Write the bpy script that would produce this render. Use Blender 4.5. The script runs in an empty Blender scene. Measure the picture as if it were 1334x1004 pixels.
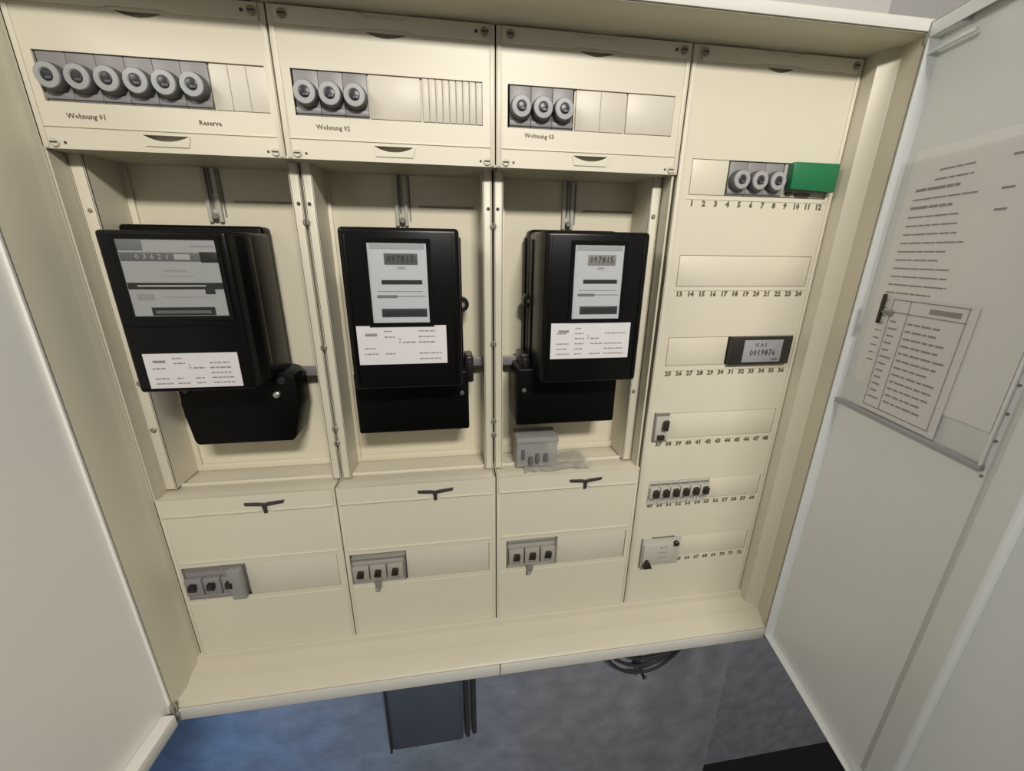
import bpy, bmesh, math, random
from mathutils import Vector, Matrix
random.seed(4)
S = 0.001                      # all dimensions below are millimetres
sc = bpy.context.scene
COL = sc.collection

# ------------------------------------------------------------------ camera
cam_d = bpy.data.cameras.new('camera'); cam = bpy.data.objects.new('camera', cam_d); COL.objects.link(cam)
yaw, pit, rol = 0.15270602687, -0.31795588281, 0.01186598889
ca, sa, cb, sb, cc, s_c = math.cos(yaw), math.sin(yaw), math.cos(pit), math.sin(pit), math.cos(rol), math.sin(rol)
F = Vector((sa*cb, ca*cb, sb)); R = Vector((ca, -sa, 0)); U = R.cross(F)
R2 = R*cc + U*s_c; U2 = U*cc - R*s_c
m = Matrix((R2, U2, -F)).transposed().to_4x4()
m.translation = Vector((436.495, -572.083, 646.577))*S
cam.matrix_world = m
cam_d.sensor_fit = 'HORIZONTAL'; cam_d.sensor_width = 36; cam_d.lens = 522.9446/1334*36
cam_d.clip_start = 0.01
sc.camera = cam

# ------------------------------------------------------------------ world, lights, exposure
w = bpy.data.worlds.new('world'); sc.world = w; w.use_nodes = True
bgn = w.node_tree.nodes['Background']; bgn.inputs[0].default_value = (1.0, 0.97, 0.92, 1); bgn.inputs[1].default_value = 0.15
def area(name, loc, target, size, power, color):
    l = bpy.data.lights.new(name, 'AREA'); l.shape = 'RECTANGLE'; l.size = size[0]; l.size_y = size[1]
    l.energy = power; l.color = color
    o = bpy.data.objects.new(name, l); COL.objects.link(o)
    o.location = Vector(loc)*S
    o.rotation_euler = (Vector(target)*S - o.location).to_track_quat('-Z', 'Y').to_euler()
    return o
area('ceiling_lamp', (700, -1650, 1650), (480, 0, 350), (0.45, 0.16), 37, (1.0, 0.96, 0.89))
area('door_fill_light', (-750, -750, 1550), (960, -250, 350), (0.6, 0.4), 11, (1.0, 0.975, 0.93))  # unseen fill light, added to brighten the right door
sc.view_settings.view_transform = 'Standard'; sc.view_settings.look = 'None'
sc.view_settings.exposure = 0.0; sc.view_settings.gamma = 1.0
sc.view_settings.use_curve_mapping = False

# ------------------------------------------------------------------ materials
def mat(name, col, rough=0.5, metal=0.0, var=0.0, scale=6.0, bump=0.0, spec=0.5, trans=0.0, coat=0.0):
    m = bpy.data.materials.new(name); m.use_nodes = True
    nt = m.node_tree; p = nt.nodes['Principled BSDF']
    p.inputs['Base Color'].default_value = (*col, 1); p.inputs['Roughness'].default_value = rough
    p.inputs['Metallic'].default_value = metal; p.inputs['Specular IOR Level'].default_value = spec
    p.inputs['Transmission Weight'].default_value = trans; p.inputs['Coat Weight'].default_value = coat
    if var or bump:
        tc = nt.nodes.new('ShaderNodeTexCoord'); no = nt.nodes.new('ShaderNodeTexNoise')
        no.inputs['Scale'].default_value = scale; no.inputs['Detail'].default_value = 5
        nt.links.new(tc.outputs['Object'], no.inputs['Vector'])
        if var:
            mx = nt.nodes.new('ShaderNodeMix'); mx.data_type = 'RGBA'
            mx.inputs[6].default_value = (*[c*(1-var) for c in col], 1)
            mx.inputs[7].default_value = (*[min(1, c*(1+var)) for c in col], 1)
            nt.links.new(no.outputs['Fac'], mx.inputs[0]); nt.links.new(mx.outputs[2], p.inputs['Base Color'])
        if bump:
            b = nt.nodes.new('ShaderNodeBump'); b.inputs['Strength'].default_value = bump; b.inputs['Distance'].default_value = 0.002
            nt.links.new(no.outputs['Fac'], b.inputs['Height']); nt.links.new(b.outputs['Normal'], p.inputs['Normal'])
    return m
CREAM = mat('cream_cover_plastic', (0.63, 0.585, 0.465), 0.42, var=0.03, scale=5)
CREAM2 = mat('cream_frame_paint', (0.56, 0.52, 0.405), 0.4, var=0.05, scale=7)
BLANK = mat('blanking_strip_plastic', (0.575, 0.53, 0.44), 0.45, var=0.02)
BACK = mat('meter_board_plastic', (0.65, 0.60, 0.46), 0.45, var=0.03)
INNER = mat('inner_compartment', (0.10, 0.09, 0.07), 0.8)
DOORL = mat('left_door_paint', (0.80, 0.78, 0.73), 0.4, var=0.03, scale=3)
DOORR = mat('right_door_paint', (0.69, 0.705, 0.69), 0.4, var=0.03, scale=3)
BLACK = mat('black_meter_bakelite', (0.003, 0.003, 0.003), 0.3, spec=0.22)
BLACK2 = mat('black_terminal_plastic', (0.002, 0.002, 0.002), 0.4, spec=0.15)
TOGGLE = mat('black_toggle', (0.02, 0.016, 0.012), 0.4)
DARK = mat('dark_print', (0.05, 0.045, 0.04), 0.7)
GREYINK = mat('grey_print', (0.22, 0.21, 0.20), 0.7)
LINEINK = mat('pale_grey_print', (0.24, 0.225, 0.215), 0.7)
OLIVEINK = mat('olive_print', (0.11, 0.095, 0.06), 0.7)
DIAL = mat('dial_plate', (0.30, 0.305, 0.30), 0.5, var=0.05, scale=30)
DIAL2 = mat('white_dial_plate', (0.47, 0.48, 0.50), 0.5, var=0.04, scale=30)
SLOT = mat('dial_slot', (0.012, 0.012, 0.012), 0.6)
GREYBOX = mat('grey_dial_print', (0.10, 0.10, 0.105), 0.6)
DISC = mat('rotor_disc_aluminium', (0.5, 0.5, 0.48), 0.35, metal=0.8)
LABEL = mat('white_label_paper', (0.60, 0.575, 0.58), 0.6, var=0.03, scale=40)
FGREY = mat('fuse_base_grey', (0.23, 0.215, 0.215), 0.45, var=0.08, scale=60)
FCAP = mat('fuse_cap_grey', (0.085, 0.085, 0.088), 0.4)
FRING = mat('fuse_cap_pale_ring', (0.33, 0.33, 0.33), 0.5)
FWIN = mat('fuse_sight_glass', (0.02, 0.02, 0.025), 0.35)
SGREY = mat('switch_grey_plastic', (0.34, 0.32, 0.28), 0.45, var=0.06, scale=60)
MODGREY = mat('module_light_grey', (0.46, 0.44, 0.38), 0.45)
MODDK = mat('module_mid_grey', (0.20, 0.18, 0.16), 0.5)
GREEN = mat('green_plastic', (0.01, 0.15, 0.055), 0.35)
GREEN2 = mat('dark_green_plastic', (0.01, 0.11, 0.04), 0.4)
BEZEL = mat('black_bezel', (0.02, 0.018, 0.015), 0.35)
LCD = mat('lcd_glass', (0.30, 0.30, 0.31), 0.25)
STEEL = mat('zinc_steel', (0.55, 0.53, 0.50), 0.35, metal=0.85)
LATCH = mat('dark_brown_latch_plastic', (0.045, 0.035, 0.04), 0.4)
SCREW = mat('dull_screw', (0.27, 0.24, 0.19), 0.45, metal=0.3)
BRKT = mat('grey_bracket', (0.24, 0.22, 0.22), 0.45, metal=0.3)
SEAL = mat('seal_lug', (0.014, 0.011, 0.013), 0.3)
BENDSHADE = mat('bend_shade_grey', (0.50, 0.50, 0.47), 0.5)
PAPER = mat('white_paper', (0.78, 0.77, 0.74), 0.7, var=0.02, scale=20)
PAPER2 = mat('form_paper', (0.72, 0.70, 0.70), 0.7)
PIPE = mat('dark_conduit', (0.05, 0.05, 0.055), 0.5)
CABLE = mat('grey_cable', (0.035, 0.035, 0.04), 0.5)
TRUNK = mat('blue_grey_trunking', (0.09, 0.11, 0.15), 0.5, var=0.1, scale=9)
FLOOR = mat('dark_floor', (0.008, 0.008, 0.009), 0.7, var=0.2, scale=12)

def wall_mat():
    m = bpy.data.materials.new('mottled_blue_grey_plaster'); m.use_nodes = True
    nt = m.node_tree; p = nt.nodes['Principled BSDF']; p.inputs['Roughness'].default_value = 0.75
    tc = nt.nodes.new('ShaderNodeTexCoord'); sx = nt.nodes.new('ShaderNodeSeparateXYZ')
    nt.links.new(tc.outputs['Object'], sx.inputs[0])
    n1 = nt.nodes.new('ShaderNodeTexNoise'); n1.inputs['Scale'].default_value = 7; n1.inputs['Detail'].default_value = 7
    nt.links.new(tc.outputs['Object'], n1.inputs['Vector'])
    # bluish light at the left put into the wall colour, greyer to the right
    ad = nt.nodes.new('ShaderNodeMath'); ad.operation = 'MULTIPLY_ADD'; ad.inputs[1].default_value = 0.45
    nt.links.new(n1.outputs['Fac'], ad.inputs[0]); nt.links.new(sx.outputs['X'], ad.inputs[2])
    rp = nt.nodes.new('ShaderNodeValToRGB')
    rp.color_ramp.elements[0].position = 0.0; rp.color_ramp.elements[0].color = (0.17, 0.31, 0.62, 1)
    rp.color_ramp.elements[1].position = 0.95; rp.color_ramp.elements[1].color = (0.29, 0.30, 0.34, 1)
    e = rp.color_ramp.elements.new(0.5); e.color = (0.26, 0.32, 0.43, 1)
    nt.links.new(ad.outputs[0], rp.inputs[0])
    n2 = nt.nodes.new('ShaderNodeTexNoise'); n2.inputs['Scale'].default_value = 18; n2.inputs['Detail'].default_value = 8
    nt.links.new(tc.outputs['Object'], n2.inputs['Vector'])
    mr = nt.nodes.new('ShaderNodeMapRange'); mr.inputs[1].default_value = 0.3; mr.inputs[2].default_value = 0.7
    mr.inputs[3].default_value = 0.78; mr.inputs[4].default_value = 1.1
    nt.links.new(n2.outputs['Fac'], mr.inputs[0])
    vm = nt.nodes.new('ShaderNodeVectorMath'); vm.operation = 'SCALE'
    nt.links.new(rp.outputs[0], vm.inputs[0]); nt.links.new(mr.outputs[0], vm.inputs['Scale'])
    # pale grey above, blue-grey below, changing behind the cabinet
    gt = nt.nodes.new('ShaderNodeMath'); gt.operation = 'GREATER_THAN'; gt.inputs[1].default_value = 0.3
    nt.links.new(sx.outputs['Z'], gt.inputs[0])
    mx = nt.nodes.new('ShaderNodeMix'); mx.data_type = 'RGBA'; mx.inputs[7].default_value = (0.5, 0.48, 0.46, 1)
    nt.links.new(gt.outputs[0], mx.inputs[0]); nt.links.new(vm.outputs[0], mx.inputs[6]); nt.links.new(mx.outputs[2], p.inputs['Base Color'])
    b = nt.nodes.new('ShaderNodeBump'); b.inputs['Strength'].default_value = 0.6; b.inputs['Distance'].default_value = 0.006
    nt.links.new(n2.outputs['Fac'], b.inputs['Height']); nt.links.new(b.outputs['Normal'], p.inputs['Normal'])
    return m
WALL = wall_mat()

def clear_mat(name, alpha, col, rough):
    m = bpy.data.materials.new(name); m.use_nodes = True; nt = m.node_tree
    p = nt.nodes['Principled BSDF']; p.inputs['Base Color'].default_value = (*col, 1)
    p.inputs['Roughness'].default_value = rough; p.inputs['Alpha'].default_value = alpha
    return m
GLASS = clear_mat('clear_window', 0.10, (0.5, 0.5, 0.5), 0.06)
FILM = clear_mat('clear_plastic_film', 0.10, (0.55, 0.54, 0.52), 0.18)
FROST = clear_mat('frosted_plastic', 0.62, (0.36, 0.36, 0.34), 0.3)
BAG = clear_mat('crumpled_clear_bag', 0.38, (0.62, 0.58, 0.55), 0.25)

# ------------------------------------------------------------------ mesh helpers (mm)
class M:
    def __init__(s): s.bm = bmesh.new()
    def _bev(s, vs, b, seg=2):
        if b > 0:
            es = list({e for v in vs for e in v.link_edges})
            bmesh.ops.bevel(s.bm, geom=es, offset=b, segments=seg, profile=0.5, affect='EDGES')
    def box(s, x0, x1, y0, y1, z0, z1, b=0.0, seg=2):
        r = bmesh.ops.create_cube(s.bm, size=1)
        mt = Matrix.Translation(((x0+x1)/2, (y0+y1)/2, (z0+z1)/2)) @ Matrix.Diagonal((abs(x1-x0), abs(y1-y0), abs(z1-z0), 1))
        bmesh.ops.transform(s.bm, matrix=mt, verts=r['verts'])
        s._bev(r['verts'], b, seg); return s
    def prism(s, pts, axis, a, c, b=0.0):
        """extrude polygon; pts are (x,z) for axis y, (y,z) for axis x, (x,y) for axis z"""
        def P(p, t):
            return {'y': (p[0], t, p[1]), 'x': (t, p[0], p[1]), 'z': (p[0], p[1], t)}[axis]
        v0 = [s.bm.verts.new(P(p, a)) for p in pts]; v1 = [s.bm.verts.new(P(p, c)) for p in pts]
        fs = [s.bm.faces.new(v0), s.bm.faces.new(v1[::-1])]
        n = len(pts)
        for i in range(n): fs.append(s.bm.faces.new((v0[i], v1[i], v1[(i+1) % n], v0[(i+1) % n])))
        bmesh.ops.recalc_face_normals(s.bm, faces=fs)
        s._bev(v0+v1, b); return s
    def loft(s, r0, y0, r1, y1, b=0.0):
        """box tapering from rect r0 at depth y0 to r1 at y1; rect = (x0,x1,z0,z1)"""
        q = lambda r, y: [s.bm.verts.new(p) for p in ((r[0], y, r[2]), (r[1], y, r[2]), (r[1], y, r[3]), (r[0], y, r[3]))]
        v0, v1 = q(r0, y0), q(r1, y1)
        fs = [s.bm.faces.new(v0), s.bm.faces.new(v1[::-1])]
        for i in range(4): fs.append(s.bm.faces.new((v0[i], v1[i], v1[(i+1) % 4], v0[(i+1) % 4])))
        bmesh.ops.recalc_face_normals(s.bm, faces=fs)
        s._bev(v0+v1, b, 3); return s
    def lathe(s, prof, cx, cz, seg=28, axis='y', cy=0):
        """prof = [(radius, y)]; revolves about an axis parallel to y through (cx, cz)"""
        rings = []
        for r, t in prof:
            ring = []
            for k in range(seg):
                a = 2*math.pi*k/seg
                if axis == 'y': co = (cx+r*math.cos(a), t, cz+r*math.sin(a))
                elif axis == 'x': co = (t, cy+r*math.cos(a), cz+r*math.sin(a))
                else: co = (cx+r*math.cos(a), cy+r*math.sin(a), t)
                ring.append(s.bm.verts.new(co))
            rings.append(ring)
        fs = []
        for a, b in zip(rings, rings[1:]):
            for k in range(seg): fs.append(s.bm.faces.new((a[k], a[(k+1) % seg], b[(k+1) % seg], b[k])))
        fs.append(s.bm.faces.new(rings[0])); fs.append(s.bm.faces.new(rings[-1][::-1]))
        bmesh.ops.recalc_face_normals(s.bm, faces=fs); return s
    def tube(s, pts, r, seg=8):
        rings = []
        for i, p in enumerate(pts):
            p = Vector(p); d = (Vector(pts[min(i+1, len(pts)-1)]) - Vector(pts[max(i-1, 0)])).normalized()
            u = d.cross(Vector((0, 0, 1)));  u = u if u.length > 0.05 else d.cross(Vector((0, 1, 0)))
            u.normalize(); v = d.cross(u)
            rings.append([s.bm.verts.new(p + u*r*math.cos(2*math.pi*k/seg) + v*r*math.sin(2*math.pi*k/seg)) for k in range(seg)])
        fs = []
        for a, b in zip(rings, rings[1:]):
            for k in range(seg): fs.append(s.bm.faces.new((a[k], a[(k+1) % seg], b[(k+1) % seg], b[k])))
        fs.append(s.bm.faces.new(rings[0])); fs.append(s.bm.faces.new(rings[-1][::-1]))
        bmesh.ops.recalc_face_normals(s.bm, faces=fs); return s
    def plate(s, outer, holes, y0, y1, edge=0.0):
        """flat sheet facing -y, polygon outline with polygonal openings, thickness y0..y1"""
        def loop(pts):
            v = [s.bm.verts.new((p[0], y0, p[1])) for p in pts]
            return [s.bm.edges.new((v[i], v[(i+1) % len(v)])) for i in range(len(v))]
        es = loop(outer)
        for h in holes: es += loop(h)
        r = bmesh.ops.triangle_fill(s.bm, use_beauty=True, use_dissolve=False, edges=es, normal=(0, -1, 0))
        fs = [f for f in r['geom'] if isinstance(f, bmesh.types.BMFace)]
        ex = bmesh.ops.extrude_face_region(s.bm, geom=fs)
        vs = [g for g in ex['geom'] if isinstance(g, bmesh.types.BMVert)]
        bmesh.ops.translate(s.bm, vec=(0, y1-y0, 0), verts=vs)
        keep = [f for f in s.bm.faces if all(abs(v.co.y-y0) < 1e-6 for v in f.verts)]
        allf = [f for f in s.bm.faces]
        bmesh.ops.recalc_face_normals(s.bm, faces=allf); return s
    def text(s, body, cx, cz, size, y, depth=0.25, align='CENTER', sx=1.0, bold=0.0):
        cu = bpy.data.curves.new('t', 'FONT'); cu.body = body; cu.size = size; cu.extrude = depth/2; cu.resolution_u = 1; cu.offset = bold
        cu.align_x = align; cu.align_y = 'CENTER'
        o = bpy.data.objects.new('t', cu); COL.objects.link(o)
        dg = bpy.context.evaluated_depsgraph_get(); dg.update()
        me = bpy.data.meshes.new_from_object(o.evaluated_get(dg))
        mt = Matrix.Translation((cx, y-depth/2, cz)) @ Matrix.Rotation(math.pi/2, 4, 'X') @ Matrix.Diagonal((sx, 1, 1, 1))
        me.transform(mt); s.bm.from_mesh(me)
        bpy.data.objects.remove(o); bpy.data.curves.remove(cu); bpy.data.meshes.remove(me); return s

def build(name, mb, material, parent=None, off=(0, 0, 0), smooth=True):
    """off: origin of the object in mm, in the same frame as the coordinates used; mesh is stored relative to it"""
    me = bpy.data.meshes.new(name)
    bm = mb.bm
    bmesh.ops.translate(bm, vec=-Vector(off), verts=bm.verts)
    bmesh.ops.scale(bm, vec=(S, S, S), verts=bm.verts)
    bm.to_mesh(me); bm.free()
    if smooth:
        me.shade_smooth(); me.set_sharp_from_angle(angle=math.radians(35))
    me.materials.append(material)
    o = bpy.data.objects.new(name, me); COL.objects.link(o)
    if parent is not None:
        o.parent = parent
    else:
        o.location = Vector(off)*S
    return o
def part(name, mb, material, parent):
    """part of a thing (or sub-part of a part); coordinates are world mm"""
    top = parent
    while top.parent is not None: top = top.parent
    org = Vector(top['org'])
    return build(name, mb, material, parent, org)
def thing(name, label, cat, org=(0, 0, 0), group=None, rotz=0):
    o = bpy.data.objects.new(name, None); COL.objects.link(o)
    o.empty_display_size = 0.02; o.location = Vector(org)*S; o.rotation_euler = (0, 0, rotz)
    o['org'] = [float(v) for v in org]
    tag(o, label, cat, group); return o
def tag(o, label=None, cat=None, group=None):
    if label: o['label'] = label
    if cat: o['category'] = cat
    if group: o['group'] = group
    return o
def copy_tree(o, parent=None):
    c = o.copy(); COL.objects.link(c); c.parent = parent
    for ch in [k for k in o.children]: copy_tree(ch, c)
    return c
def clone(src, x, y, z, label, group=None):
    c = copy_tree(src); c.location = Vector((x, y, z))*S; c['label'] = label
    if group: c['group'] = group
    return c
def rect(x0, x1, z0, z1): return [(x0, z0), (x1, z0), (x1, z1), (x0, z1)]
def struct(name, mb, material):
    o = build(name, mb, material); o['kind'] = 'structure'; return o

# ------------------------------------------------------------------ setting
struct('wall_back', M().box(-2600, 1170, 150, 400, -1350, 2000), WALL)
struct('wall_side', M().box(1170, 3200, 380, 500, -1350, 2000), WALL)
struct('floor', M().box(-2600, 3200, -3000, 500, -1410, -1350), FLOOR)

# ------------------------------------------------------------------ cabinet
cab = thing('meter_cabinet', 'large cream sheet steel meter cabinet with both doors standing open, on blue wall', 'cabinet', (500, 150, -62))
ST = 2.0
# shell: closed box behind the covers, with folded frame around the opening
b = M()
b.box(-24, 1024, 146, 150, -62, 918)                       # rear sheet
b.box(-24, 1024, -40, 150, 914, 918); b.box(-24, 1024, -40, 150, -62, -58)
b.box(-24, -20, -40, 150, -62, 918); b.box(1024, 1028, -40, 150, -62, 918)
part('body_shell', b, CREAM2, cab)
# folded inner frame, each side its own profile
f = M().prism([(-1.6, 2), (-5.5, -6), (-6, -28), (-15, -60), (-24, -61), (-24, -40), (-14, -40), (-2, 2)], 'z', -50, 914)
part('frame_left', f, CREAM2, cab)
f = M().prism([(1000, 2), (1002, -18), (1019, -28), (1021, -31), (1017, -60), (1028, -61), (1028, -40), (1024, -38), (1024, 2)], 'z', -50, 914)
part('frame_right', f, CREAM2, cab)
f = M().prism([(2, 900), (-30, 903), (-50, 902), (-60, 904), (-61, 918), (-38, 918), (2, 916)], 'x', -24, 1028)
part('frame_top', f, CREAM2, cab)
f = M().prism([(2, 0), (-4, -2), (-6, -12), (-28, -17), (-31, -24), (-56, -33), (-60, -36), (-61, -62), (-38, -62), (2, -40)], 'x', -24, 1028)
part('frame_bottom', f, CREAM2, cab)
LIP = mat('off_white_lip_paint', (0.66, 0.64, 0.59), 0.4)
part('front_lip', M().box(-15, 1018, -62.2, -60.8, -61, -37.5, .5), LIP, cab)
part('front_lip', M().box(-15, 1018, -62.2, -60.8, 905, 917, .5), LIP, cab)
part('frame_joint', M().box(499, 501, -62.6, -59, -62, -36), SCREW, cab)
part('frame_joint', M().box(499.2, 500.8, -62.6, -58, 904, 918), SCREW, cab)

# meter boards of the three middle fields
BY = 85
for i, x0 in enumerate((0, 250, 500)):
    cx = x0 + 122
    board = part('meter_board', M().box(x0+12, x0+246, BY, BY+3, 296, 754), BACK, cab)
    part('board_border', M().box(x0+14, x0+24, BY-4, BY, 300, 752, 1).box(x0+232, x0+242, BY-4, BY, 300, 752, 1)
         .box(x0+24, x0+232, BY-5, BY, 300, 312, 1.5), BACK, board)
    part('fixing_rail', M().box(cx-10, cx-5, BY-6, BY, 683, 750, .8).box(cx+3, cx+8, BY-6, BY, 683, 750, .8)
         .box(cx-5, cx+3, BY-2, BY, 684, 720, .5), MODGREY, board)
    part('rail_slot', M().box(cx-4, cx-1, BY-2.6, BY-.5, 700, 752).box(cx+10, cx+12, BY-.8, BY, 690, 750), MODDK, board)
    part('fixing_bolt', M().lathe([(4.5, BY-2), (4.5, BY-8), (3, BY-10)], cx, 690, 10), MODDK, board)
    sx = x0+150
    part('label_holder', M().box(sx-4, sx+76, BY-1.5, BY, 709, 711.5, .4), SCREW, board)
# the divider rails between the fields: two flanges with a slot between them
def divider(xa, xb, z0, z1, slot=True, y=25, wall=None):
    b = M(); w2 = (xb-xa)
    if slot:
        g = 1.6; mid = (xa+xb)/2
        b.box(xa, mid-g, y, y+3, z0, z1, .8); b.box(mid+g, xb, y, y+3, z0, z1, .8)
        b.box(mid-g-1.5, mid-g, y, BY, z0, z1); b.box(mid+g, mid+g+1.5, y, BY, z0, z1)
    else:
        b.box(xa, xb, y, y+3, z0, z1, .8)
    b.box(xa, xa+1.5, y, BY, z0, z1); b.box(xb-1.5, xb, y, BY, z0, z1)
    r = part('divider_rail', b, CREAM, cab)
    return r
def disc(x, z, r, y, dep=2.5): return M().lathe([(r, y), (r, y-dep*.6), (r*.7, y-dep)], x, z, 14)
for xa, xb in ((241, 269), (485, 513)):
    r = divider(xa, xb, 302, 752)
    mid = (xa+xb)/2
    for z in (682, 515, 388, 364):
        sw = part('rail_screw', disc(mid, z, 4.6, 25), SCREW, r)
        part('screw_slot', M().box(mid-.8, mid+.8, 22.2, 22.8, z-4, z+4), DARK, sw)
    for dx in (-6.5, 6.5):
        part('rail_hole', disc(mid+dx, 704, 2.3, 25, 1), DARK, r)
r = divider(1, 17, 302, 752, False)
part('rail_hole', disc(10, 690, 2.6, 25, 1), SCREW, r)
for z in (470, 400): part('rail_screw', disc(9, z, 4, 25), SCREW, r)
r = divider(728, 742, 302, 752, False)
for z in (700, 430): part('rail_screw', disc(734, z, 3, 25), SCREW, r)
# shelf steps under the meters and the sheet closing the top row below
part('lower_ledge', M().box(1, 743, 40, BY, 292, 300, 1.5).box(1, 743, 37, 42, 292, 303, 1.5), CREAM, cab)
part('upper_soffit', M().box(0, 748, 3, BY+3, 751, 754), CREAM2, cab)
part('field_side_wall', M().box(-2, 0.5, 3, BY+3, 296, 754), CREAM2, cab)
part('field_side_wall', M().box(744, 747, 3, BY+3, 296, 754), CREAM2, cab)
# dark compartments behind the covers
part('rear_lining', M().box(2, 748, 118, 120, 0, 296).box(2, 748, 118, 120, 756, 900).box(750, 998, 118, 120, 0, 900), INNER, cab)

# cross brackets holding the meters
for x0, x1, z0 in ((463, 486, 474), (512, 548, 474), (210, 241, 466)):
    br = part('mounting_bracket', M().box(x0, x1, 52, 56, z0, z0+15, 1).box(x0, x1, 56, BY, z0, z0+2), BRKT, cab)

# ------------------------------------------------------------------ cover panels
def grip_up(cx, cz, w, h, n=9):      # crescent opening, flat top, curved bottom
    top = [(cx-w/2+w*i/n, cz+h*.35) for i in range(n+1)]
    bot = [(cx+w/2-w*i/n, cz+h*.35-h*math.sin(math.pi*i/n)) for i in range(1, n)]
    return top+bot
def cover(name, label, x0, x1, z0, z1, holes, group=None):
    c = thing(name, label, 'cover panel', ((x0+x1)/2, 0, z0), group)
    o = [(x0+1, z0+1), (x1-1, z0+1), (x1-1, z1-1), (x0+1, z1-1)]
    p = part('panel_sheet', M().plate(o, holes, 0, 3), CREAM, c)
    return c, p
def screws(c, pts, y0=0):
    for x, z, hx in pts:
        y = -3 if hx else y0
        s = part('cover_screw', M().lathe([(4.8, y), (4.8, y-1.2), (4.0, y-2)], x, z, 16), SCREW if hx else CREAM2, c)
        part('screw_slot', M().box(x-3.6, x+3.6, y-2.3, y-1.9, z-.8, z+.8), DARK, s)
def folds(c, x0, x1, z0, z1):
    for xa in (x0+1.2, x1-3): part('side_flange', M().box(xa, xa+1.8, 3, 34, z0+1, z1-1), CREAM2, c)

# three top covers
tops = [(0, 250, 'top left cover with a strip of six fuse caps', (16, 180), (183, 240), None),
        (250, 500, 'top cover second from the left, three fuse caps beside ribbed blanking strips', (267, 348), (351, 410), (412, 484)),
        (500, 750, 'top cover third from the left, three fuse caps beside plain blanking strips', (515, 599), (602, 668), (670, 734))]
for k, (x0, x1, lab, dev, bl1, bl2) in enumerate(tops):
    wx1 = (bl2 or bl1)[1]
    cx = (x0+x1)/2
    g1 = grip_up(cx, 766, 48, 7); g2 = grip_up(cx, 879.5, 46, 5)
    c, p = cover('top_cover', lab, x0, x1, 750, 900, [rect(dev[0], wx1, 796, 842), g1, g2])
    # raised top band that lifts over the grip, and the moulded lip under the lower grip
    band = [(x0+8, 882)] + [(cx-34, 882), (cx-26, 884), (cx+26, 884), (cx+34, 882)] + [(x1-8, 882), (x1-8, 898), (cx+30, 898), (cx+22, 893.5), (cx-22, 893.5), (cx-30, 898), (x0+8, 898)]
    part('top_band', M().prism(band, 'y', -3, 0, .6), CREAM, c)
    part('grip_lip', M().prism([(cx-25+50*i/10, 768-6.0*math.sin(math.pi*i/10)) for i in range(11)] + [(cx+22, 757), (cx-22, 757)], 'y', -1.2, 0), CREAM, c)
    part('grip_recess', M().box(cx-28, cx+28, 8, 9, 757, 772).box(cx-26, cx+26, 3, 8, 771, 772), CREAM2, c)
    part('grip_recess', M().box(cx-28, cx+28, 7, 8, 872, 884), CREAM2, c)
    part('strip_backing', M().box(dev[1]+1, wx1+1, 3.4, 5, 795, 843), CREAM2, c)
    part('edge_rib', M().box(x0+2, x0+7, -1.2, 0, 752, 880, .5).box(x1-7, x1-2, -1.2, 0, 752, 880, .5).box(x0+7, x1-7, -1, 0, 772, 773.5, .3), CREAM, c)
    bs = part('blanking_strip', M().box(bl1[0], bl1[1], .8, 4, 797, 841, .6), BLANK, c)
    if bl2 and k == 1:
        rb = M(); n = 9; w_ = (bl2[1]-bl2[0])/n
        for i in range(n): rb.box(bl2[0]+i*w_+.45, bl2[0]+(i+1)*w_-.45, .2, 3.5, 797, 841, .5)
        part('blanking_strip', rb, BLANK, c)
    elif bl2:
        part('blanking_strip', M().box(bl2[0], bl2[1], .4, 4, 797, 841, .6), BLANK, c)
        part('strip_groove', M().box(634, 634.6, .2, .8, 797, 841), SCREW, c)
    if k == 0:
        part('strip_groove', M().box(201, 201.6, .5, 1, 797, 841).box(220, 220.6, .5, 1, 797, 841), SCREW, c)
    folds(c, x0, x1, 750, 900)
    screws(c, [(x0+13, 757, 0), (x1-11, 757, 0), (x0+17, 890, 1), (x1-13, 890, 1)], -0)
    part('pin_hole', M().lathe([(1.5, 0), (1.5, -.4)], x0+23, 757, 8).lathe([(1.5, 0), (1.5, -.4)], x1-19, 757, 8).lathe([(2, -3), (2, -3.5)], x1-23, 890, 8), DARK, c)
    caps = {0: [('Wohnung 01', 51, 783), ('Reserve', 174, 783)], 1: [('Wohnung 02', 307, 785)], 2: [('Wohnung 03', 556, 788)]}[k]
    for t, tx, tz in caps:
        part('printed_caption', M().text(t, tx, tz, 7.2, 0, .25, sx=1.0, bold=.15), OLIVEINK, c)

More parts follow.
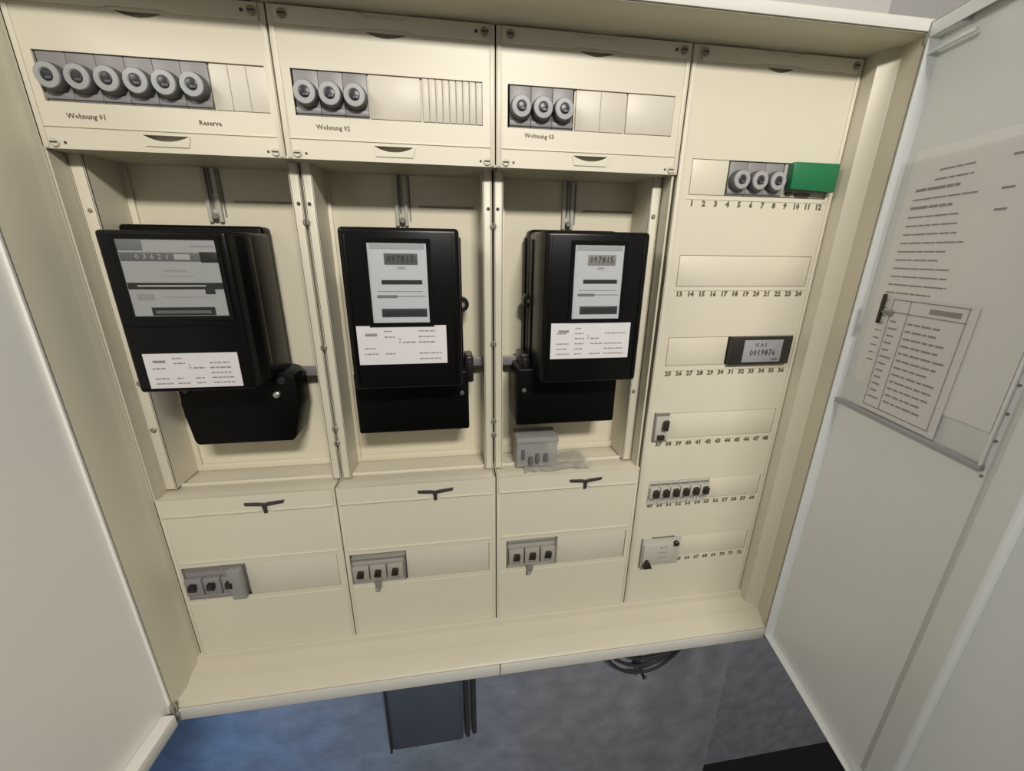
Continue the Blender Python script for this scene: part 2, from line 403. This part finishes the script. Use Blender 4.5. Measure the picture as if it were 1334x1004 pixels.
# three bottom covers
lows = [(0, 250, 'bottom left cover panel with a shaded three-pole switch at its left', (8, 97), 60),
        (250, 500, 'bottom cover panel second from the left, dark wing grip at top edge', (257, 346), 62),
        (500, 750, 'bottom cover panel third from the left, below the clear plastic box', (518, 608), 64)]
for k, (x0, x1, lab, dev, _) in enumerate(lows):
    cx = {0: 148, 1: 402, 2: 652}[k]; zg = 285
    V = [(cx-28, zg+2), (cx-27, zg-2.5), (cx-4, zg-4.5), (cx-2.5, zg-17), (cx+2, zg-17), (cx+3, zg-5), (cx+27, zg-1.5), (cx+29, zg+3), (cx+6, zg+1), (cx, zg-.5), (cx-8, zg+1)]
    zt = 172 if k else 176; zb = 112
    c, p = cover('bottom_cover', lab, x0, x1, 0, 300, [rect(dev[0], x1-12, zb, zt)])
    part('top_band', M().box(x0+4, x1-4, -3, 0, 276, 299, .8) if False else
         M().plate([(x0+4, 271), (x1-4, 271), (x1-4, 299), (x0+4, 299)], [], -2.4, 0), CREAM, c)
    part('top_flange', M().box(x0+3.5, x1-3.5, 3, 36, 296, 298.5, .5), CREAM, c)
    part('fold_ridge', M().box(x0+6, cx-8, -3.6, -2.4, 270, 272.5, .5).box(cx+8, x1-6, -3.6, -2.4, 270, 272.5, .5), CREAM, c)
    part('step_ridge', M().box(x0+8, x1-8, -1.8, 0, zt+8, zt+11, .8).box(x0+8, x1-8, -.9, 0, zb-8, zb-6, .4).box(x0+3, x0+6, -1, 0, 4, 262, .4).box(x1-6, x1-3, -1, 0, 4, 262, .4), CREAM, c)
    part('strip_backing', M().box(dev[1]+1, x1-11, 3.6, 5, zb-1, zt+1), CREAM2, c)
    part('blanking_strip', M().box(dev[1]+2, x1-13, 1, 3.8, zb+1, zt-1, .6), BLANK, c)
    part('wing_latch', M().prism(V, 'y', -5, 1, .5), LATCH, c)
    folds(c, x0, x1, 0, 300)

# distribution cover on the right
rows = [(727, 772), (602, 647), (479, 525), (351, 397), (227, 269), (103, 147)]
nz = [716, 591, 466, 341, 219, 95]
gt = grip_up(876, 879.5, 40, 5)
c, p = cover('distribution_cover', 'tall right-hand cover panel with six rows of numbered module slots', 750, 1000, 0, 900, [rect(770, 988, a, z) for a, z in rows]+[gt])
band = [(764, 882), (838, 882), (846, 884), (904, 884), (912, 882), (992, 882), (992, 898), (906, 898), (898, 894), (852, 894), (844, 898), (764, 898)]
part('top_band', M().prism(band, 'y', -3, 0, .6), CREAM, c)
part('edge_rib', M().box(752, 757, -1.2, 0, 4, 896, .5).box(993, 998, -1.2, 0, 4, 880, .5), CREAM, c)
folds(c, 750, 1000, 0, 900)
screws(c, [(766, 890, 1), (986, 890, 1)], -3)
blanks = [(771, 825, 0), (771, 987, 1), (771, 872, 2), (789, 987, 3), (886, 987, 4), (849, 987, 5)]
for xa, xb, r_ in blanks:
    part('strip_backing', M().box(xa-1, xb+1, 3.2, 5, rows[r_][0]-1, rows[r_][1]+1), CREAM2, c)
    part('blanking_strip', M().box(xa, xb, .1, 4, rows[r_][0]+.7, rows[r_][1]-.7, .4), CREAM, c)
for r_, z in enumerate(nz):
    t = M()
    for j in range(12):
        t.text(str(12*r_+j+1), 777+j*18.4, z, 10.2, 0, .25, bold=.55, sx=1.05)
    part('printed_number', t, OLIVEINK, c)
    part('number_strip_edge', M().box(768, 990, -.7, 0, z+5.2, z+6, .2) if z not in (219, 95) else M().box(888, 990, -.5, 0, z+5, z+5.6, .2), CREAM2, c)


part('grip_recess', M().box(850, 902, 7, 8, 872, 884), CREAM2, c)

# ------------------------------------------------------------------ screw fuses
def fuse_proto(x, z, label, group, zt=841.5, zb=796.5, wid=27):
    t = thing('screw_fuse', label, 'fuse', (x, 12, z), group)
    h = wid/2-.15
    part('fuse_base', M().box(x-h, x+h, 1.5, 40, zb, zt, .8).box(x-h, x+h, -.5, 1.5, zb+2, zb+8, .5), FGREY, t)
    cp = part('screw_cap', M().lathe([(13.2, 4), (13.5, 0), (13.4, -3), (12.6, -8), (12.0, -9)], x, z, 28), FCAP, t)
    part('cap_ring', M().lathe([(12.0, -8.8), (11.4, -10.4), (6.6, -10.8), (5.8, -9.6)], x, z, 24), FRING, cp)
    part('sight_glass', M().lathe([(6.0, -9.2), (5.6, -9.9), (4.2, -10.4)], x, z, 16), FWIN, cp)
    part('cap_mark', M().box(x-1.2, x+4.5, -11.6, -10.3, z-4, z-1.5, .3), FCAP, cp)
    return t
g1 = 'screw fuses in the top left cover'
order = ['leftmost', 'second', 'third', 'fourth', 'fifth', 'rightmost']
p0 = fuse_proto(31, 817, 'grey screw fuse, leftmost of the six in the top left cover', g1)
for i in range(1, 6):
    clone(p0, 31+27.2*i, 12, 817, 'grey screw fuse, %s of the six in the top left cover' % (order[i] + (' from the left' if 0 < i < 5 else '')), g1)
for nm, xs, gl in (('second top cover from the left', (282, 309, 336), 'screw fuses in the second top cover'),
                   ('third top cover from the left', (531, 558, 585), 'screw fuses in the third top cover')):
    for j, x in enumerate(xs):
        clone(p0, x, 12, 817, 'grey screw fuse, %s of three in the %s' % (('left', 'middle', 'right')[j], nm), gl)
g4 = 'screw fuses beside the green module'
p4 = fuse_proto(842, 747, 'small grey screw fuse, left of three beside green module', g4, 771, 728, 28)
for j, x in ((1, 870), (2, 898)):
    clone(p4, x, 12, 747, 'small grey screw fuse, %s of three beside green module' % ('', 'middle', 'right')[j], g4)

# ------------------------------------------------------------------ distribution devices
t = thing('green_module', 'green capped terminal module at right end of the top numbered row', 'module', (953, 20, 728))
part('module_body', M().box(914, 987, 2, 50, 728, 771, .8), SGREY, t)
part('green_cap', M().prism([(918, 738), (990, 735), (990, 772), (918, 772)], 'y', -11, -.2, 1.2), GREEN, t)
part('cap_edge', M().box(919, 989, -9, 1, 767, 771.5, .6), GREEN2, t)
part('terminal_slot', M().box(922, 930, -1, 2, 731, 735).box(938, 960, -1, 2, 730, 733.5), TOGGLE, t)

t = thing('digital_meter', 'small black module with a grey display in the third numbered row', 'energy meter', (928, 20, 479))
part('bezel', M().box(874, 982, -8, 40, 479, 525, 1.5), BEZEL, t)
d_ = part('display', M().box(896, 964, -9.2, -7.5, 484, 520, .5), LCD, t)
part('display_digits', M().text('15 A 5', 925, 512, 8, -9.2, .3).text('0019876', 930, 499, 14, -9.2, .4, sx=.95).text('kWh', 954, 488, 5, -9.2, .3), SLOT, d_)

t = thing('single_pole_switch', 'slim pale switch module with black rocker at left of fourth numbered row', 'switch', (776, 20, 351))
part('module_body', M().box(771, 787, -4, 40, 352, 396, .6).box(764, 788, -4.2, -1.4, 350, 399, .8), MODGREY, t)
part('module_frame', M().box(763, 766, -5, 4, 349, 400, .5).box(766, 788, -5, -3, 395, 400, .4).box(766, 788, -5, -3, 349, 352, .4), MODDK, t)
part('rocker', M().prism([(776, 372), (785, 370), (786, 388), (778, 386)], 'y', -12, -4, 1), TOGGLE, t)
part('test_button', M().box(770, 782, -9, -4, 353, 361, 1), TOGGLE, t)

def breaker_proto(x, label, group):
    t = thing('circuit_breaker', label, 'circuit breaker', (x, 20, 227), group)
    part('breaker_body', M().box(x-9.2, x+9.2, -2, 40, 228, 268, .6).box(x-9.2, x+9.2, -2.2, -.2, 223, 230, .4).box(x-9.2, x+9.2, -7, -2, 238, 259, 1), MODGREY, t)
    part('toggle', M().prism([(x-4.5, 244), (x+4, 244), (x+4.5, 257), (x-3.5, 255)], 'y', -15, -6, 1), TOGGLE, t)
    part('print_mark', M().text('B16', x, 231, 6, -2, .2).box(x-9.2, x-8.6, -7.3, -6.8, 238, 260), MODDK, t)
    part('top_clip', M().box(x-8, x+8, -3.4, -2, 262, 266, .4), MODDK, t)
    return t
gb = 'circuit breakers in the fifth numbered row'
bp = breaker_proto(779.5, 'pale circuit breaker with black toggle, leftmost of the six', gb)
for i in range(1, 6):
    clone(bp, 779.5+19*i, 20, 227, 'pale circuit breaker with black toggle, %s of the six' % (order[i]+(' from the left' if i < 5 else '')), gb)

t = thing('residual_current_device', 'wide pale protective switch with black button, in the lowest numbered row', 'protective switch', (809, 20, 103))
part('device_body', M().box(771, 847, -2, 40, 104, 146, .8).box(771, 847, -3, -1.3, 88, 148, .6).box(774, 832, -7, -2, 96, 138, 1.5), MODGREY, t)
part('body_edge', M().box(770, 772, -4, 2, 86, 150, .4).box(790, 834, -3.2, -1.5, 149, 151.5, .4), MODDK, t)
part('test_button', M().lathe([(5, -2), (5, -8), (4, -9)], 838, 136, 14), TOGGLE, t)
part('toggle', M().prism([(774, 92), (790, 92), (784, 106), (779, 106)], 'y', -16, -6, 1), TOGGLE, t)
part('printed_rating', M().text('25 A', 812, 130, 7, -7, .2).text('0,03 A', 812, 119, 6, -7, .2).text('230 V', 812, 108, 6, -7, .2), MODDK, t)

# ------------------------------------------------------------------ lower three pole switches
def main_switch(x0, x1, z0, z1, label, lever, dark):
    t = thing('main_switch', label, 'switch', ((x0+x1)/2, 20, z0), 'three-pole switches in the bottom covers')
    bmat = FGREY if dark else SGREY
    part('switch_body', M().box(x0, x1, 1, 50, z0, z1, 1).box(x0+1, x1-1, -1, 1, z0, z0+7, .5), bmat, t)
    part('switch_frame', M().box(x0, x1, -1.5, 1, z1-3, z1, .5).box(x0, x0+2, -1.5, 1, z0, z1, .4).box(x1-2, x1, -1.5, 1, z0, z1, .4), MODDK, t)
    n = 3; w_ = (x1-x0-(8 if dark else 4))/n
    for i in range(n):
        xc = x0+2+w_*(i+.5); zc = (z0+z1)/2
        pl = part('pole_block', M().box(xc-w_/2+1, xc+w_/2-1, -8, 1, zc-15, zc+15, 1.5), bmat, t)
        part('toggle', M().prism([(xc-6, zc-2), (xc+5, zc-3), (xc+6, zc+8), (xc-4, zc+9)], 'y', -15, -8, 1), TOGGLE if not dark else SEAL, pl)
        part('pole_print', M().box(xc-7, xc+7, -8.4, -8, zc-12, zc-10).box(xc-7, xc+5, -8.4, -8, zc-8, zc-6.5), MODDK, pl)
    if lever:
        lx = x0+41
        part('seal_lever', M().prism([(lx-6, z0+4), (lx+6, z0+4), (lx+5, z0-6), (lx+1, z0-17), (lx-6, z0-17), (lx-5, z0-8)], 'y', -6, -2, 1), MODDK, t)
        part('seal_wire', M().lathe([(3, -6), (3, -8)], lx-2, z0-11, 10), SGREY, t)
    if dark:
        part('clear_cap', M().box(x1-18, x1+1, -14, -1.6, z0+2, z1+2, 2), FROST, t)
    return t
main_switch(9, 96, 116, 172, 'shaded grey three-pole switch under a clear cap, far left bottom', False, True)
main_switch(258, 345, 113, 162, 'grey three-pole switch with hanging seal tag in the second bottom cover', True, False)
main_switch(519, 607, 115, 168, 'grey three-pole switch with hanging seal tag in the third bottom cover', True, False)

# ------------------------------------------------------------------ electricity meters
def sticker(t, x0, x1, z0, z1, y, seed):
    rnd = random.Random(seed)
    s = part('white_sticker', M().box(x0, x1, y-.8, y+.2, z0, z1), LABEL, t); s['label'] = 'white printed sticker'
    wd, hh = x1-x0, z1-z0
    b = M(); 
    for row in range(6):
        z = z1-hh*(.14+row*.145)
        segs = [(.07, .26), (.30, .44), (.50, .66), (.68, .94)]
        for j, (a, c) in enumerate(segs):
            if row in (0,) and j in (0, 2): continue
            if row == 1 and j == 2: continue
            if rnd.random() < .22: continue
            e = c-rnd.uniform(0, .07)
            x = x0+wd*a
            while x < x0+wd*e:
                l = rnd.uniform(2, 6); b.box(x, min(x+l, x0+wd*e), y-.95, y-.8, z-.8, z+.8 if row != 2 else z+1.1); x += l+1
    part('printed_lines', b, LINEINK, s)
    b = M().box(x0+wd*.09, x0+wd*.22, y-1, y-.8, z1-hh*.26, z1-hh*.19).text('2', x0+wd*.47, z1-hh*.38, hh*.16, y-.8, .2)
    part('printed_heading', b, GREYINK, s)

def window_frame(t, x0, x1, z0, z1, y):
    w_ = part('window_rim', M().plate(rect(x0-5, x1+5, z0-5, z1+5), [rect(x0, x1, z0, z1)], y-2.2, y+.5), BLACK, t)
    part('window_pane', M().box(x0, x1, y-1.6, y-1.1, z0, z1), GLASS, w_)

# --- wide meter on the left
t = thing('electricity_meter', 'black electricity meter at left, wide dial window with broad grey dial plate', 'electricity meter', (125, 85, 378), 'black electricity meters')
part('base_housing', M().box(18, 190, 48, 79, 470, 677, 5, 3).box(30, 195, 60, 79, 400, 480, 3), BLACK2, t)
part('front_cover', M().loft((60, 190, 480, 666), -50, (56, 197, 477, 668), 50, 4), BLACK, t)
part('side_rib', M().prism([(191, -34), (197, -20), (198, -8), (193, -10)], 'z', 486, 662, .8), BLACK, t)
for gz in (560, 482): part('cover_rib', M().box(64, 186, -51.2, -49.5, gz, gz+2, .3), BLACK2, t)
part('terminal_cover', M().prism([(64, 470), (60, 440), (66, 384), (70, 378), (198, 378), (203, 384), (214, 430), (214, 478), (200, 484), (64, 484)], 'y', 12, 62, 2.5), BLACK2, t)
d = part('dial_plate', M().box(79, 178, -51, -50, 573, 657), DIAL, t)
part('nameplate_patch', M().box(79, 104, -51.5, -51, 645, 656, .1), GREYBOX, d)
part('counter_band', M().box(80, 177, -51.8, -51, 634, 643, .2), GREYBOX, d)
part('counter_digits', M().text('0 3 6 2 1', 112, 638.4, 8, -51.9, .3, sx=1.2).box(134, 150, -52.2, -51.8, 635.5, 641.5), DIAL, d)
part('counter_end', M().box(160, 178, -52.1, -51.3, 633, 644, .3), SLOT, d)
part('disc_slot', M().box(80, 178, -51.8, -51, 603.5, 610.5), SLOT, d)
part('rotor_disc', M().box(90, 160, -52.4, -51.7, 606, 608, .3), DISC, d)
part('printed_lines', M().box(118, 142, -51.3, -51, 623, 624.5).box(152, 175, -51.3, -51, 649, 651).box(112, 160, -51.2, -51, 594, 595).box(86, 104, -51.2, -51, 591, 598).box(120, 150, -51.2, -51, 617, 618), GREYINK, d)
part('register_box', M().box(98, 164, -51.9, -51, 574, 583), SLOT, d)
part('register_bar', M().box(102, 160, -52.4, -51.8, 576, 579.5), GREYBOX, d)
part('lower_mark', M().box(158, 168, -51.8, -51, 598, 603), SLOT, d)
window_frame(t, 79, 178, 573, 657, -50)
sticker(t, 74, 177, 485.5, 528.5, -50, 3)
part('seal_lug', M().box(184, 210, 22, 50, 462, 480, 4).lathe([(6, 20), (6, 10), (4, 8)], 196, 472, 12).lathe([(5, 46), (5, 40)], 214, 474, 10), SEAL, t)
part('seal_screw', M().lathe([(4.5, 12), (4.5, 7), (3, 6)], 188, 452, 12), STEEL, t)
part('terminal_screw', M().lathe([(3.5, 12), (3.5, 9), (2.5, 8)], 72, 462, 12), FCAP, t)

def narrow_meter(label, fx, base, term, win, stk, side, lug, latch, seed, zf=(474, 674)):
    """fx: x range of the front cover; side = +1 when the seal lugs sit on the right"""
    t = thing('electricity_meter', label, 'electricity meter', ((fx[0]+fx[1])/2, 85, term[2]), 'black electricity meters')
    part('base_housing', M().box(base[0], base[1], 42, 79, 470, base[2], 6, 3), BLACK2, t)
    sxx = base[0]-1 if side < 0 else base[1]-2
    part('side_rib', M().box(sxx, sxx+3, 18, 30, 486, base[2]-14, 1.2), BLACK2, t)
    part('base_flange', M().box(base[0]-3, base[1]+3, 66, 79.5, 480, base[2]-10, 3, 2), BLACK, t)
    part('front_cover', M().loft((fx[0], fx[1], *zf), -50, (fx[0]-3, fx[1]+3, zf[0]-2, zf[1]+2), 45, 5), BLACK, t)
    for gx in (fx[0]+6, fx[1]-8): part('cover_rib', M().box(gx, gx+2, -51, -49.5, zf[0]+8, zf[1]-8, .3), BLACK2, t)
    part('terminal_cover', M().box(term[0], term[1], 0, 70, term[2], 482, 3.5, 3).box(term[0]+6, term[1]-6, -1.2, 1, 440, 443, .6), BLACK2, t)
    x0, x1, z0, z1 = win; W = x1-x0
    d = part('dial_plate', M().box(x0, x1, -51, -50, z0, z1), DIAL2, t)
    X = lambda f: x0+W*f
    part('nameplate_patch', M().box(X(.04), X(.96), -51.4, -51, z1-7, z1-1.5), LCD, d)  # grey band across the dial top, nameplate shadow painted into its colour
    cb_ = part('counter_window', M().box(X(.27), X(.84), -51.6, -51, z1-25, z1-12, .2), GREYINK, d)
    part('counter_digits', M().text('097815', X(.55), z1-18.4, 11, -51.7, .3, sx=1.0), SLOT, d)
    part('unit_print', M().text('kWh', X(.55), z1-29, 4.6, -51, .2), DARK, d)
    part('disc_slot', M().box(X(.2), X(.90), -51.6, -51, z1-48, z1-43), SLOT, d)
    part('printed_lines', M().box(X(.10), X(.45), -51.3, -51, z1-64.5, z1-61).box(X(.45), X(.95), -51.2, -51, z1-63, z1-62.2).box(X(.12), X(.9), -51.2, -51, z1-57, z1-56.4), GREYBOX, d)
    part('register_window', M().box(X(.16), X(.96), -51.6, -51, z1-88, z1-77.5, .2), GREYBOX, d)
    part('register_bar', M().box(X(.22), X(.9), -52, -51.5, z1-85, z1-80), SLOT, d)
    window_frame(t, x0, x1, z0, z1, -50)
    sticker(t, *stk, -50, seed)
    lg = part('seal_lug', M().lathe([(8.5, 62), (11, 56), (11, 40), (8, 36)], lug[0], lug[1], 18), SEAL, t)
    part('lug_screw', M().lathe([(4, 37), (3.6, 34)], lug[0]+side*1, lug[1], 12), SCREW, lg)
    part('latch', M().box(latch[0]-1, latch[1]+1, 22, 66, latch[2]-6, latch[3]+3, 3).box(latch[0]+3, latch[1]-3, 18, 24, latch[2]+4, latch[3]-4, 1), SEAL, t)
    part('terminal_screw', M().lathe([(3.4, 0), (3.4, -3), (2.2, -4)], (term[1]-10 if side > 0 else term[0]+11), 448, 12), FCAP, t)
    return t
narrow_meter('black electricity meter in the middle, seal lugs on its right side', (309, 449), (300, 452, 679), (296, 459, 388),
             (341, 410, 562, 657), (319, 430, 508, 558), 1, (453, 573), (456, 467, 462, 494), 5)
narrow_meter('black electricity meter on the right, seal lugs on its left side', (558, 697), (555, 690, 680), (532, 692, 389),
             (596, 662, 564, 658), (569, 681, 509, 558), -1, (557, 578), (541, 558, 464, 496), 8)

# ------------------------------------------------------------------ clear box and bag on the ledge
t = thing('clear_plastic_box', 'small clear grey plastic box of dark connectors below the right meter', 'box', (572, 40, 303))
part('box_shell', M().box(537, 607, 20, 62, 303, 357, 2), FROST, t)
part('box_lid', M().box(536, 608, 18, 63, 347, 356, 1.5), FROST, t)
for i, (x, z, a) in enumerate(((545, 320, 5), (557, 310, 7), (569, 312, 6), (583, 314, 7))):
    part('connector', M().box(x, x+a, 14, 19.8, z, z+16-(i % 2)*3, 1), GREYBOX, t)
bag = M()
rnd = random.Random(2); NX, NZ = 12, 6; grid = []
for i in range(NX+1):
    rw = []
    for j in range(NZ+1):
        x = 548+i*9.5+rnd.uniform(-2, 2); y = 60-j*10.5+rnd.uniform(-2, 2)
        z = 305.5 + rnd.uniform(0, 5)*(1 if 0 < i < NX else .3) + (3 if i > 6 else 0)
        rw.append(bag.bm.verts.new((x, y, z)))
    grid.append(rw)
for i in range(NX):
    for j in range(NZ): bag.bm.faces.new((grid[i][j], grid[i+1][j], grid[i+1][j+1], grid[i][j+1]))
bmesh.ops.solidify(bag.bm, geom=bag.bm.faces[:], thickness=.5)
tag(build('plastic_bag', bag, BAG, None, (600, 30, 304), smooth=False), 'flattened clear plastic bag lying on the ledge beside the small box', 'bag')

# ------------------------------------------------------------------ doors (pans built along local -y, turned on the hinge)
def door(name, label, hx, hy, ang, side, material, wid, hem):
    """side=+1 right door: skin lies to +x of the free edge. Local frame: s runs along -y"""
    dr = bpy.data.objects.new(name, None); COL.objects.link(dr); dr.parent = cab
    dr.location = (Vector((hx, hy, 0)) - Vector(cab['org']))*S
    dr.rotation_euler = (0, 0, ang)
    dr['label'] = label
    def dp(nm, mb, mt, parent=None):
        o = build(nm, mb, mt, parent or dr, (0, 0, 0)); return o
    k = side
    X = lambda a: a*k
    def bx(b, a0, a1, y0, y1, z0, z1, bv=0): return b.box(min(X(a0), X(a1)), max(X(a0), X(a1)), min(y0, y1), max(y0, y1), z0, z1, bv)
    z0, z1 = -50, 914; D = 12 if k > 0 else 5
    dp('door_skin', bx(M(), D, D+2, 0, -wid, z0, z1), material)
    b = M(); bx(b, 0, D, -1.5, 0, z0, z1); bx(b, 0, D, -wid, -wid+1.5, z0, z1)
    bx(b, 0, D, -wid, 0, z1-1.5, z1); bx(b, 0, 1.5, -wid, 0, z1-16, z1)
    if hem: bx(b, -15, D, -wid, -14, z0, z0+hem, 3); bx(b, 0, D, -14, 0, z0, z0+2)
    else: bx(b, 0, D, -wid, 0, z0, z0+1.5)
    bx(b, 0, 1.5, 0, -3, z0, z1) if k < 0 else b.prism([(X(0), 0), (X(0), -3), (X(D), -8), (X(D), 0)], 'z', z0, z1)
    dp('door_return', b, material)
    return dr, dp, bx
A = math.radians(-12)
dr, dp, bx = door('door_right', 'right cabinet door standing open', 1016, -62, -math.radians(12), 1, DOORR, 505, 0)
dp('stiffener', M().prism([(12, -227), (10, -232), (9.5, -236), (3, -263), (5, -266.5), (12, -268)], 'z', -30, 895, .8), DOORR)
dp('bend_shade_strip', M().box(11, 12, -229, -223, -30, 895, .4), BENDSHADE)  # darker strip painting the shading of the bend beside the stiffener
b = M()
for z in (430, 470, 500, 530, 560): b.lathe([(1.6, 10.6), (1.6, 12)], 0, z, 8, 'x', -219)
dp('rivet', b, SCREW)
dp('hinge_pin', M().lathe([(5, 893), (5, 912)], 4, 0, 10, 'z', 3).lathe([(5, -46), (5, -22)], 4, 0, 10, 'z', 3), STEEL)
dp('corner_bracket', M().box(2, 20, -40, -3, 897, 903, 1).box(2, 6, -60, -3, 880, 884, .8), DOORR)
dl, dpl, bxl = door('door_left', 'left cabinet door standing open', -14, -62, math.radians(5)*-1, -1, DOORL, 505, 24)
dpl('hinge_pin', M().lathe([(4.5, -50), (4.5, -40), (3, -38), (3, -34), (4.5, -32), (4.5, -20)], 5, 0, 10, 'z', -5).lathe([(5, 893), (5, 912)], -4, 0, 10, 'z', 3), STEEL)

# pocket and papers on the right door: local door frame turned by the same angle
a_ = -math.radians(12)
def door_pt(x, s, z):      # local (x, -s, z) to world
    x -= 10
    return (1016 + x*math.cos(a_) + s*math.sin(a_), -62 + x*math.sin(a_) - s*math.cos(a_), z)
def door_thing(name, label, cat, x, s, z, group=None):
    o = thing(name, label, cat, door_pt(x, s, z), group, a_); o['org'] = [x, -s, z]; return o
t = door_thing('document_pocket', 'clear plastic document pocket on the right door', 'document pocket', 22, 110, 440)
part('pocket_film', M().box(16.6, 17.0, -217, -3, 441, 762), FILM, t)
part('bottom_seam', M().box(15.5, 22, -219, -2, 436, 442, .8), LCD, t)
for sa in (2, 216.5): part('side_seam', M().box(16, 20, -sa-2, -sa, 441, 770, .4), DOORR, t)
t = door_thing('printed_sheet', 'tall white printed sheet sticking out of the pocket top', 'paper', 20, 120, 470)
part('sheet', M().box(20.2, 20.8, -212, -22, 476, 773), PAPER, t)
b = M(); rnd = random.Random(7)
for i in range(24):
    z = 745-i*10.2
    e = rnd.uniform(88, 130); st_ = 36 + (rnd.uniform(20, 50) if i < 2 else 0)
    s = st_
    while s < e:
        l = rnd.uniform(6, 26); b.box(19.9, 20.2, -min(s+l, e), -s, z, z+(3.2 if i in (2, 4) else 1.8)); s += l+1.5
    if i in (0, 3, 5): b.box(19.9, 20.2, -150, -138, z, z+2.4)
part('printed_text', b, GREYINK, t)
t = door_thing('paper_form', 'small framed paper form in the pocket lower half, under dark clip', 'paper', 18, 105, 445)
part('sheet', M().box(18.4, 18.9, -162, -48, 444, 598), PAPER2, t)
b = M()
for z in (594, 578, 450): b.box(18.1, 18.4, -154, -54, z, z+1.4)
for s in (54, 80, 152): b.box(18.1, 18.4, -s-1.2, -s, 450, 594)
part('ruled_frame', b, LINEINK, t)
b = M()
for i in range(12):
    z = 566-i*9.4
    s = 84
    while s < 84+rnd.uniform(25, 62):
        l = rnd.uniform(5, 14); b.box(18.1, 18.4, -s-l, -s, z, z+2.4); s += l+2
    b.box(18.1, 18.4, -rnd.uniform(66, 76), -58, z, z+2.2)
b.box(18.0, 18.4, -146, -108, 583, 589)
part('printed_text', b, GREYINK, t)
t = door_thing('black_clip', 'black clip on the left edge of the paper pocket', 'clip', 15, 44, 560)
part('clip_bar', M().box(12, 16, -46, -42, 562, 601, 1), TOGGLE, t)
part('clip_hook', M().box(13, 18.2, -58, -44, 577, 579.5, .5).box(13.4, 17, -60, -55, 574, 581, .8), MODDK, t)

# ------------------------------------------------------------------ below the cabinet
t = thing('cable_trunking', 'dark blue-grey vertical trunking box on the wall below the cabinet', 'trunking', (345, 150, -490))
part('trunk_body', M().box(258, 430, 104, 150, -490, -62, 2), TRUNK, t)
part('trunk_lid', M().box(266, 424, 99, 104, -484, -62, 2), TRUNK, t)
part('trunk_edge', M().box(257, 262, 97, 106, -492, -62, 1), PIPE, t)
for i, x in enumerate((441, 458)):
    tag(build('conduit', M().tube([(x, 120, -505+i*8), (x, 120, -300), (x, 120, -62)], 6), PIPE, None, (x, 120, -62)),
        'thin dark conduit right of the trunking box, %s of the two' % ('nearer to it' if i == 0 else 'farther from it'), 'conduit', 'conduits beside the trunking')
for i in range(4):
    pts = []
    sag = 362-i*13; xc = 884+i*10; hw = 190+i*6
    for k in range(25):
        u = -1+2*k/24
        pts.append((xc+u*hw*(1 if abs(u) < .8 else 1), 112+i*7, -62-(sag-62)*(1-abs(u)**2.3)))
    tag(build('hanging_cable', M().tube(pts, 3.6), CABLE, None, (xc, 112+i*7, -62)),
        'dark cable looping below the cabinet, %s of the four loops' % ('lowest', 'second lowest', 'third lowest', 'highest')[i], 'cable', 'cable loops under the cabinet')
t = thing('cable_hook', 'small dark hook holding the cable loops on the wall', 'hook', (888, 130, -375))
part('hook_plate', M().box(876, 900, 146, 150, -385, -355, 1), CABLE, t)
part('hook_arm', M().tube([(888, 147, -362), (888, 120, -370), (888, 104, -372), (888, 98, -360)], 4), CABLE, t)

for o in bpy.data.objects:
    if 'org' in o.keys(): del o['org']
